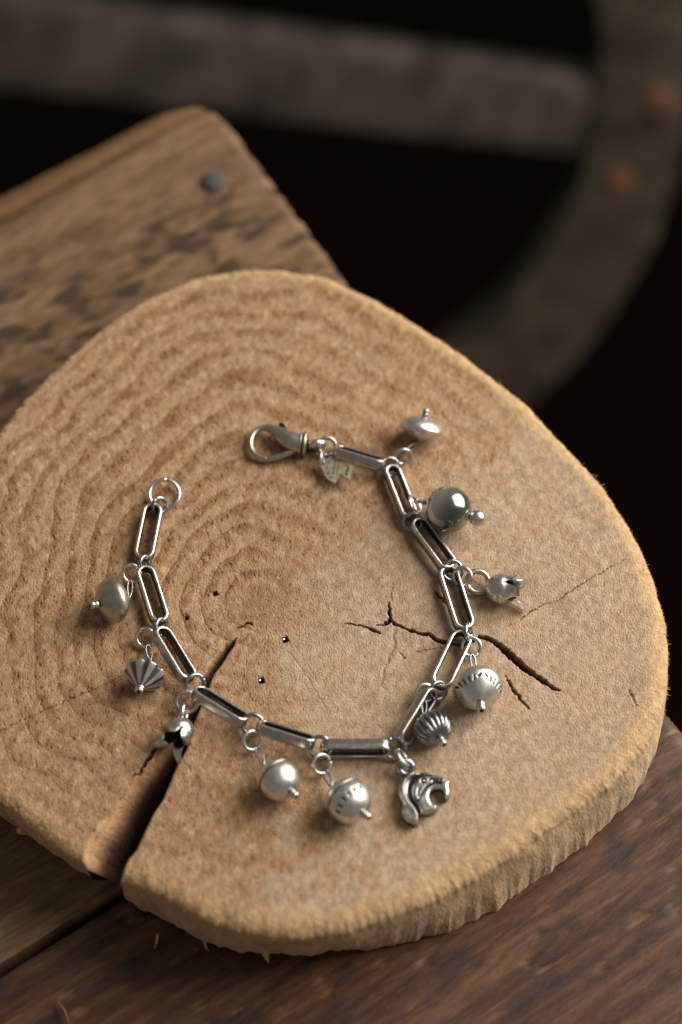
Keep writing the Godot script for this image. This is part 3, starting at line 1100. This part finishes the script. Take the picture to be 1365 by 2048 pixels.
	ch = bead("ribbed_bead_charm", at, ax, func(t: float, an: float) -> Vector3:
		var f := PI * 0.5 * t
		var rib := pow(absf(cos(an * 9.0)), 0.7)
		var r := pow(cos(f), 0.85) * 3.95
		return Vector3(sin(f) * 3.3 * MM, (r * (0.88 + 0.12 * rib) + 0.05) * MM, 0.62 * (1.0 - rib)), M.dark_silver, 60, 288)
	ch.set_meta("label", "small dark ribbed round bead charm beside the right side of the chain")
	ring("jump_ring", ch, P(850, 1386, 2.2 * MM), Vector3(0.2, 0.88, 0.42), 1.8 * MM, 0.42 * MM, M.silver)
	wire_up(ch, at, ax, 3.2 * MM, 3.2 * MM, P(849, 1402, 2.0 * MM), 0.85, 2.0)
	# 6 bird head
	bird_head()
	# 7 stamped ball with a lid seam
	at = P(698, 1602, 4.4 * MM)
	ax = way(27, 25, 0.28)
	ch = bead("stamped_ball_charm", at, ax, func(t: float, an: float) -> Vector3:
		var f := PI * 0.5 * t
		var al := sin(f) * 4.5
		var r := pow(cos(f), 0.96) * 4.55 + 0.05
		var seam := exp(-pow((al + 1.1) / 0.16, 2.0))
		var d := stamp_ring(al, an)
		var lid := 0.16 * smoothstep(-0.9, -1.2, al)
		return Vector3(al * MM, (r + lid - 0.16 * d - 0.22 * seam) * MM, maxf(d, 0.9 * seam)), M.satin, 130, 260)
	ch.set_meta("label", "silver ball with a lid seam and stamped short lines, left of the bird head")
	ring("jump_ring", ch, P(644, 1528, 2.0 * MM), Vector3(0.45, 0.75, 0.45), 1.95 * MM, 0.42 * MM, M.silver)
	wire_up(ch, at, ax, 4.5 * MM, 4.4 * MM, P(651, 1546, 2.0 * MM), 0.8, 1.8)
	# 8 plain ball with a lid seam
	at = P(558, 1560, 4.1 * MM)
	ax = way(24, 24, 0.28)
	ch = bead("plain_ball_charm", at, ax, func(t: float, an: float) -> Vector3:
		var f := PI * 0.5 * t
		var al := sin(f) * 4.15
		var seam := exp(-pow((al + 0.9) / 0.16, 2.0))
		var lid := 0.18 * smoothstep(-0.7, -1.0, al)
		return Vector3(al * MM, (pow(cos(f), 0.96) * 4.2 + 0.05 + lid - 0.22 * seam) * MM, 0.9 * seam), M.satin, 110, 130)
	ch.set_meta("label", "plain silver ball with a lid seam, between the stamped ball and the open tulip")
	ring("jump_ring", ch, P(505, 1481, 2.0 * MM), Vector3(0.45, 0.75, 0.45), 1.95 * MM, 0.42 * MM, M.silver)
	wire_up(ch, at, ax, 4.15 * MM, 4.1 * MM, P(515, 1498, 2.0 * MM), 0.8, 1.8)
	# 9 tulip hanging over the split, mouth towards the near left
	ch = tulip(P(360, 1462, 3.0 * MM), way(-16, 36, 0.42), 3.0, 0.8)
	ch.set_meta("label", "open silver tulip charm with a dark mouth lying over the split")
	ring("bail_ring", ch, P(369, 1426, 2.3 * MM), Vector3(0.9, 0.15, 0.1), 1.7 * MM, 0.5 * MM, M.silver, 0.0)
	ring("jump_ring", ch, P(374, 1404, 2.2 * MM), Vector3(0.1, 0.85, 0.5), 2.15 * MM, 0.46 * MM, M.aged)
	# 10 fluted bicone
	at = P(290, 1350, 3.8 * MM)
	ax = way(-9, 40, 0.34)
	ch = bead("fluted_bead_charm", at, ax, func(t: float, an: float) -> Vector3:
		var s := absf(t)
		var al := t * 3.6
		var r := lerpf(4.55, 1.0, pow(s, 1.12)) if s < 0.98 else lerpf(0.9, 0.1, (s - 0.98) / 0.02)
		var h := fposmod(an * 9.0 / PI, 2.0)
		var fold := absf(h - 1.0)
		r *= 1.0 - 0.09 * smoothstep(0.35, 0.9, fold)
		return Vector3(al * MM, r * MM, 0.62 * smoothstep(0.42, 0.6, fold)), M.satin, 70, 280)
	ch.set_meta("label", "fluted double cone silver bead with dark grooves, between the plain oval bead and the open tulip")
	ring("jump_ring", ch, P(292, 1276, 1.9 * MM), Vector3(-0.1, 0.88, 0.45), 1.95 * MM, 0.44 * MM, M.silver)
	wire_up(ch, at, ax, 3.6 * MM, 3.5 * MM, P(297, 1293, 2.2 * MM), 0.95, 1.6)
	# 11 plain oval bead
	at = P(225, 1202, 4.5 * MM)
	ax = way(-30, 14, 0.45)
	ch = bead("oval_bead_charm", at, ax, func(t: float, an: float) -> Vector3:
		var f := PI * 0.5 * t
		return Vector3(t * 3.4 * MM, (pow(maxf(0.0, 1.0 - pow(absf(t), 1.75)), 0.62) * 4.85 + 0.05) * MM, 0.0), M.aged, 91, 110)
	ch.set_meta("label", "plain satin oval bead, the charm nearest the open end ring")
	ring("jump_ring", ch, P(264, 1147, 2.0 * MM), Vector3(0.1, 0.85, 0.45), 1.85 * MM, 0.42 * MM, M.silver)
	wire_up(ch, at, ax, 3.3 * MM, 3.3 * MM, P(261, 1163, 2.2 * MM), 0.85, 2.2)
	clasp()
	name_tag()


# one row of short marks pointing at the end of the bead
func stamp_ring(al: float, an: float) -> float:
	var k := an * 18.0 / TAU
	var which := posmod(int(floorf(k)), 9)
	if which == 8:
		return 0.0
	var x := (k - floorf(k) - 0.5) * TAU / 18.0 * 4.1
	return 0.95 * smoothstep(0.30, 0.2, absf(x)) * smoothstep(0.62, 0.5, absf(al - 1.45))


# rows of short chisel marks round a bead
func stamp(al: float, arc: float, an: float) -> float:
	var d := 0.0
	var h := fposmod(an, TAU / 4.0) - TAU / 8.0     # four fans of marks
	var x := h * 4.7
	for k in 6:
		var m := k - 2.5
		var p := Vector2(x - m * 1.2, al - 1.3 + 0.08 * m * m).rotated(m * -0.13 if absf(m) < 2.0 else -signf(m) * 0.9)
		d = maxf(d, smoothstep(0.27, 0.17, absf(p.x)) * smoothstep(0.64, 0.5, absf(p.y)))
	return d * 0.92


func tulip(at: Vector3, axis: Vector3, rad: float, turn: float) -> MeshInstance3D:
	var fr := bead_frame(axis)
	# cup: outer skin to the mouth, then back inside, blackened
	var pts := PackedVector3Array()
	var cols := PackedColorArray()
	var na := 64
	var prof := []
	for k in 22:
		var f := lerpf(-PI / 2, 0.15, k / 21.0)
		prof.append([sin(f) * rad, cos(f) * rad, 0.0])
	for k in 16:
		var f := lerpf(0.15, -PI / 2, k / 15.0)
		prof.append([sin(f) * (rad - 0.45), cos(f) * (rad - 0.45), 1.0])
	for q in prof:
		for j in na:
			var an := TAU * j / na
			pts.append(at + axis * (q[0] * MM) + (fr[0] * cos(an) + fr[1] * sin(an)) * (q[1] * MM))
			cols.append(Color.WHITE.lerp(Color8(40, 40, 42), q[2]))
	var acc := Acc.new()
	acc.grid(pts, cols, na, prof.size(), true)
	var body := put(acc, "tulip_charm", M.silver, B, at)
	for k in 4:
		var mid := turn + TAU * k / 4.0
		var pp := PackedVector3Array()
		var pc := PackedColorArray()
		var nu := 15
		var nv := 26
		for side in 2:
			for r in nv:
				var v := r / (nv - 1.0)
				var rr := r if side == 0 else nv - 1 - r
				v = 0.985 * rr / (nv - 1.0)
				# hugs the cup, closes in a little, then rolls outward to a point
				var along: float
				var r0: float
				if v < 0.4:
					var f := lerpf(-0.15, 0.55, v / 0.4)
					along = sin(f) * rad * (1.003 + 0.017 * v / 0.4)
					r0 = cos(f) * rad * (1.003 + 0.017 * v / 0.4)
				else:
					var g := (v - 0.4) / 0.6
					along = rad * (0.533 + 1.18 * g - 0.22 * g * g * g * g)
					r0 = rad * (0.87 - 0.30 * g + 0.10 * g * g + 1.0 * g * g * g)
				var wdt := (PI / 4.0) * (1.0 if v < 0.16 else pow(maxf(0.0, 1.0 - pow((v - 0.16) / 0.84, 1.25)), 0.95)) + 0.07
				for c in nu:
					var u := lerpf(-1.0, 1.0, c / (nu - 1.0))
					if side == 1:
						u = -u
					var an := mid + u * wdt
					var lift := (0.10 * smoothstep(0.0, 0.25, v) if side == 0 else -0.42) * (1.0 - u * u * u * u * u * u) * (1.0 - 0.4 * v)
					var q := r0 + lift
					pp.append(at + axis * ((along) * MM) + (fr[0] * cos(an) + fr[1] * sin(an)) * (q * MM))
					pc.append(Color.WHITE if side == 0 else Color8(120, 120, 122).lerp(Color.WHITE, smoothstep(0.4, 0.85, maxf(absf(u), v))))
		var pa := Acc.new()
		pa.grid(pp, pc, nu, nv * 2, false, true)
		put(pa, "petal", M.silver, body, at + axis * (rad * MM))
	return body


func seg_dist(p: Vector2, line: PackedVector2Array, closed := false) -> float:
	var best := 1e9
	for k in (line.size() if closed else line.size() - 1):
		best = minf(best, p.distance_squared_to(Geometry2D.get_closest_point_to_segment(p, line[k], line[(k + 1) % line.size()])))
	return sqrt(best)

func to_plane(list: Array, scale: float, ox: float, oy: float) -> PackedVector2Array:   # enlarged-crop pixels to millimetres on the slice
	var out := PackedVector2Array()
	for q in list:
		var w := P(ox + q[0] / scale, oy + q[1] / scale, 2.0 * MM)
		out.append(Vector2(w.x, w.z) * 1000.0)
	return out

func smooth_closed(line: PackedVector2Array, closed := true) -> PackedVector2Array:
	var out := PackedVector2Array()
	var n := line.size()
	for k in (n if closed else n - 1):
		for s in 4:
			if closed:
				out.append(line[k].cubic_interpolate(line[(k + 1) % n], line[(k - 1 + n) % n], line[(k + 2) % n], s / 4.0))
			else:
				out.append(line[k].cubic_interpolate(line[k + 1], line[maxi(k - 1, 0)], line[mini(k + 2, n - 1)], s / 4.0))
	return out

func bird_head() -> void:
	var z := 9.75
	var ox := 780.0
	var oy := 1470.0
	var edge := smooth_closed(to_plane([[480, 750], [600, 728], [740, 730], [870, 765], [1030, 825], [1110, 872], [1175, 895], [1190, 940], [1160, 985], [1168, 1060], [1172, 1140], [1135, 1225], [1092, 1262], [1066, 1200], [1040, 1110], [980, 1052],
		[900, 1052], [830, 1098], [782, 1180], [790, 1270], [845, 1350], [935, 1390], [932, 1435], [880, 1490], [800, 1520], [660, 1538], [572, 1560], [562, 1640], [550, 1715], [500, 1742], [430, 1722], [330, 1680], [255, 1590], [230, 1490], [256, 1380],
		[205, 1265], [168, 1150], [165, 1050], [200, 920], [280, 820], [380, 768]], z, ox, oy))
	var crest := smooth_closed(to_plane([[470, 762], [335, 880], [270, 1020], [268, 1150], [325, 1290], [400, 1400], [480, 1500], [528, 1610], [530, 1700]], z, ox, oy), false)
	var valley := smooth_closed(to_plane([[620, 770], [500, 850], [415, 1000], [395, 1130], [440, 1270], [530, 1390], [580, 1530]], z, ox, oy), false)
	var cuts := []
	for l in [[[1000, 852], [880, 815], [750, 810], [590, 850], [505, 960], [472, 1090], [490, 1220], [545, 1315]], [[560, 1310], [600, 1200], [690, 1070], [760, 1005], [880, 962], [1030, 962]],
		[[835, 878], [930, 872], [1020, 885]], [[770, 900], [800, 870], [830, 890]], [[570, 1060], [552, 1130], [545, 1220]], [[840, 925], [1030, 925]]]:
		cuts.append(smooth_closed(to_plane(l, z, ox, oy), false))
	var eye := to_plane([[655, 915]], z, ox, oy)[0]
	var lo := Vector2(1e9, 1e9)
	var hi := -lo
	for q in edge:
		lo = lo.min(q)
		hi = hi.max(q)
	var N := 190
	var step := (hi - lo) / (N - 1.0)
	var hgt := PackedFloat32Array()
	var cl := PackedColorArray()
	hgt.resize(N * N)
	cl.resize(N * N)
	for y in N:
		for x in N:
			var p := lo + Vector2(x, y) * step
			var k := y * N + x
			if not Geometry2D.is_point_in_polygon(p, edge):
				hgt[k] = -1.0
				continue
			var d := seg_dist(p, edge, true)
			var b := 1.0 - minf(d / 0.75, 1.0)
			var h := 1.7 + 1.0 * sqrt(maxf(0.0, 1.0 - b * b))
			var dark := 0.0
			var dv := seg_dist(p, valley)
			h -= 1.0 * exp(-pow(dv / 0.45, 2.0))
			dark = maxf(dark, 0.85 * exp(-pow(dv / 0.5, 2.0)))
			var dc := seg_dist(p, crest)
			h += 0.75 * exp(-pow(dc / 0.32, 2.0))
			dark *= 1.0 - exp(-pow(dc / 0.35, 2.0))
			for c in cuts:
				var q := seg_dist(p, c)
				if q < 0.55:
					h -= 0.28 * exp(-pow(q / 0.17, 2.0))
					dark = maxf(dark, 0.95 * exp(-pow(q / 0.19, 2.0)))
			var de := absf(p.distance_to(eye) - 0.42)
			h -= 0.28 * exp(-pow(de / 0.15, 2.0))
			dark = maxf(dark, 0.95 * exp(-pow(de / 0.17, 2.0)))
			hgt[k] = h
			cl[k] = Color.WHITE.lerp(Color8(58, 58, 62), clampf(dark, 0, 1))
	var acc := Acc.new()
	var index := {}
	for y in N - 1:
		for x in N - 1:
			var ids := [y * N + x, y * N + x + 1, (y + 1) * N + x, (y + 1) * N + x + 1]
			if hgt[ids[0]] < 0 or hgt[ids[1]] < 0 or hgt[ids[2]] < 0 or hgt[ids[3]] < 0:
				continue
			for k in ids:
				if not index.has(k):
					index[k] = acc.v.size()
					var q := lo + Vector2(k % N, k / N) * step
					acc.v.append(Vector3(q.x, hgt[k], q.y) * MM)
					acc.c.append(cl[k])
			acc.i.append_array(PackedInt32Array([index[ids[0]], index[ids[1]], index[ids[2]], index[ids[1]], index[ids[3]], index[ids[2]]]))
	# its underside and edge
	var rim := PackedVector3Array()
	var rc := PackedColorArray()
	for h in [[1.85, 0.0], [0.9, 0.12], [0.15, 0.0]]:
		for k in edge.size():
			rim.append(Vector3(edge[k].x, h[0], edge[k].y) * MM)
			rc.append(Color8(150, 146, 140))
	acc.grid(rim, rc, edge.size(), 3, true)
	var at := P(838, 1590, 1.0 * MM)
	var o := put(acc, "bird_head_charm", M.silver, B, at)
	o.set_meta("label", "silver bird head charm with a hooked beak and a curled crest")
	ring("bail_ring", o, P(812, 1535, 1.9 * MM), Vector3(0.15, 0.88, 0.4), 1.35 * MM, 0.72 * MM, M.dark_silver, 0.0)
	ring("jump_ring", o, P(806, 1516, 2.9 * MM), Vector3(0.75, 0.45, -0.35), 1.9 * MM, 0.46 * MM, M.silver)


func clasp() -> void:
	var acc := Acc.new()
	var line := PackedVector3Array()
	var rad := PackedFloat32Array()
	for q in [[606, 889, 20, 2.4], [594, 887, 20.5, 2.4], [581, 882, 20.5, 2.4], [568, 874, 18, 2.3], [556, 865, 13.5, 2.2], [543, 858, 9, 2.0], [529, 855.5, 6.4, 1.8], [517, 859, 5.8, 1.7], [507, 868, 5.7, 1.6], [502, 880, 5.7, 1.5], [502, 893, 5.8, 1.4], [507, 905, 6, 1.3], [517, 913, 6, 1.3], [527, 917, 6, 1.3], [534, 918.5, 6, 1.3]]:
		line.append(P(q[0], q[1], q[3] * MM))
		rad.append(q[2] / 9.0 * MM)
	# smooth the path
	var sl := PackedVector3Array()
	var sr := PackedFloat32Array()
	for k in line.size() - 1:
		for s in 5:
			sl.append(line[k].cubic_interpolate(line[k + 1], line[maxi(k - 1, 0)], line[mini(k + 2, line.size() - 1)], s / 5.0))
			sr.append(lerpf(rad[k], rad[k + 1], s / 5.0))
	sl.append(line[-1])
	sr.append(rad[-1])
	acc.tube(sl, sr, 20, Color.WHITE)
	var at := line[2]
	var o := put(acc, "lobster_clasp", M.aged, B, at)
	o.set_meta("label", "silver lobster clasp with a ringed collar, at one end of the chain")
	var gate := Acc.new()
	gate.tube(PackedVector3Array([P(535.5, 918.5, 1.3 * MM), P(545, 917, 1.4 * MM), P(562, 912, 1.6 * MM), P(580, 905, 1.8 * MM), P(596, 897, 2.0 * MM)]), PackedFloat32Array([0.62 * MM, 0.64 * MM, 0.7 * MM, 0.8 * MM, 0.6 * MM]), 12, Color.WHITE)
	put(gate, "gate", M.aged, o, P(560, 912, 1.6 * MM))
	var nub := Acc.new()
	nub.tube(PackedVector3Array([P(560, 848, 2.2 * MM), P(565, 851, 2.4 * MM), P(571, 856, 2.6 * MM)]), PackedFloat32Array([0.4 * MM, 0.55 * MM, 0.4 * MM]), 10, Color.WHITE)
	put(nub, "lever", M.black, o, P(565, 851, 2.4 * MM))
	var axis := (P(630, 890, 2.3 * MM) - P(590, 886, 2.3 * MM)).normalized()
	var c := Acc.new()
	var prof := PackedVector2Array()
	var cols := PackedColorArray()
	for q in [[-0.9, 1.9, 0], [-0.6, 2.0, 0], [-0.2, 2.05, 0], [0.0, 2.5, 1], [0.25, 2.7, 1], [0.5, 2.6, 1], [0.62, 2.2, 0], [0.75, 2.2, 0], [0.85, 2.8, 1], [1.15, 3.05, 1], [1.5, 2.95, 1], [1.7, 2.4, 1], [1.75, 1.9, 0], [1.75, 0.0, 0]]:
		prof.append(Vector2(q[0], q[1]) * MM)
		cols.append(Color.WHITE if q[2] else Color8(64, 60, 58))
	var base := P(600, 887, 2.3 * MM)
	c.lathe(base, axis, prof, 36, cols)
	put(c, "collar", M.aged, o, base)
	var lug := Acc.new()
	var mid := P(632, 889, 2.4 * MM)
	lug.tube(circle(mid, Vector3(0.1, -0.35, 0.9), 1.5 * MM, 30), PackedFloat32Array([0.95 * MM]), 14, Color.WHITE, true)
	put(lug, "swivel_loop", M.silver, o, mid)


func name_tag() -> void:
	var z := 12.41
	var raw := [[420, 330], [490, 290], [560, 255], [645, 285], [655, 360], [740, 372], [775, 345], [845, 340], [838, 400], [812, 480], [822, 545], [950, 540], [1020, 512], [1092, 530],
		[1078, 590], [1060, 600], [1062, 650], [1040, 665], [1042, 715], [1020, 730], [1020, 785], [978, 850], [935, 828], [850, 780], [770, 712], [722, 722], [716, 775], [696, 790], [698, 835], [674, 850], [676, 890], [622, 935],
		[555, 900], [450, 842], [382, 762], [340, 655], [305, 590], [222, 485], [195, 410], [232, 368], [262, 395], [282, 465], [345, 500], [390, 420]]
	var pts := PackedVector3Array()
	var flat := PackedVector2Array()
	for q in raw:
		var h: float = 2.3 + 0.0012 * (q[0] - 400)      # tipped up at the tail
		var w := P(620 + q[0] / z, 890 + q[1] / z, h * MM)
		pts.append(w)
		flat.append(Vector2(w.x, w.z) * 1e5)     # triangulation needs large numbers
	var thick := 0.65 * MM
	var acc := Acc.new()
	var tri := Geometry2D.triangulate_polygon(flat)
	for layer in 2:
		var b := acc.v.size()
		for p in pts:
			acc.v.append(p - Vector3(0, thick * layer, 0))
			acc.c.append(Color8(226, 218, 198))
		for k in range(0, tri.size(), 3):
			acc.i.append_array(PackedInt32Array([b + tri[k], b + tri[k + (1 if layer == 0 else 2)], b + tri[k + (2 if layer == 0 else 1)]]))
	var wall := PackedVector3Array()
	var wc := PackedColorArray()
	for layer in 2:
		for p in pts:
			wall.append(p - Vector3(0, thick * layer, 0))
			wc.append(Color.WHITE)
	acc.grid(wall, wc, pts.size(), 2, true)
	var at := P(668, 942, 1.2 * MM)
	var o := put(acc, "bird_tag", M.tag, B, at, true)
	o.set_meta("label", "small flat bird shaped tag with stamped letters, beside the clasp")
	ring("jump_ring", o, P(645, 917, 2.0 * MM), Vector3(0.95, 0.2, 0.1), 1.35 * MM, 0.36 * MM, M.silver)
	# stamped letters and two engraved bands
	var font := SystemFont.new()
	font.font_names = PackedStringArray(["Droid Sans"])
	var across := (P(620 + 690 / z, 890 + 790 / z) - P(620 + 790 / z, 890 + 400 / z)).normalized()
	for q in [["O", 470, 435], ["A", 425, 560], ["N", 462, 690], ["B", 540, 800], ["L", 625, 505], ["T", 612, 590], ["D", 598, 690]]:
		var tm := TextMesh.new()
		tm.text = q[0]
		tm.font = font
		tm.font_size = 32
		tm.pixel_size = 0.01
		tm.depth = 0.01
		var t := MeshInstance3D.new()
		t.name = "letter"
		t.mesh = tm
		t.material_override = M.black
		var h: float = 2.3 + 0.0012 * (q[1] - 400) + 0.03
		var w := P(620 + q[1] / z, 890 + q[2] / z, h * MM)
		t.transform = Transform3D(Basis(across, across.cross(Vector3.UP) * -1.0, Vector3.UP).scaled(Vector3.ONE * (1.0 * MM / 0.32)), w - at)
		o.add_child(t, true)
	for l in [[[648, 385], [566, 725], 0.09], [[738, 405], [668, 748], 0.09], [[965, 555], [915, 745], 0.22]]:
		var g := Acc.new()
		var ends := PackedVector3Array()
		for k in 2:
			var h: float = 2.3 + 0.0012 * (l[k][0] - 400) - 0.02
			ends.append(P(620 + l[k][0] / z, 890 + l[k][1] / z, h * MM))
		g.tube(ends, PackedFloat32Array([l[2] * MM]), 8, Color.WHITE)
		put(g, "engraved_line", M.black, o, ends[0])
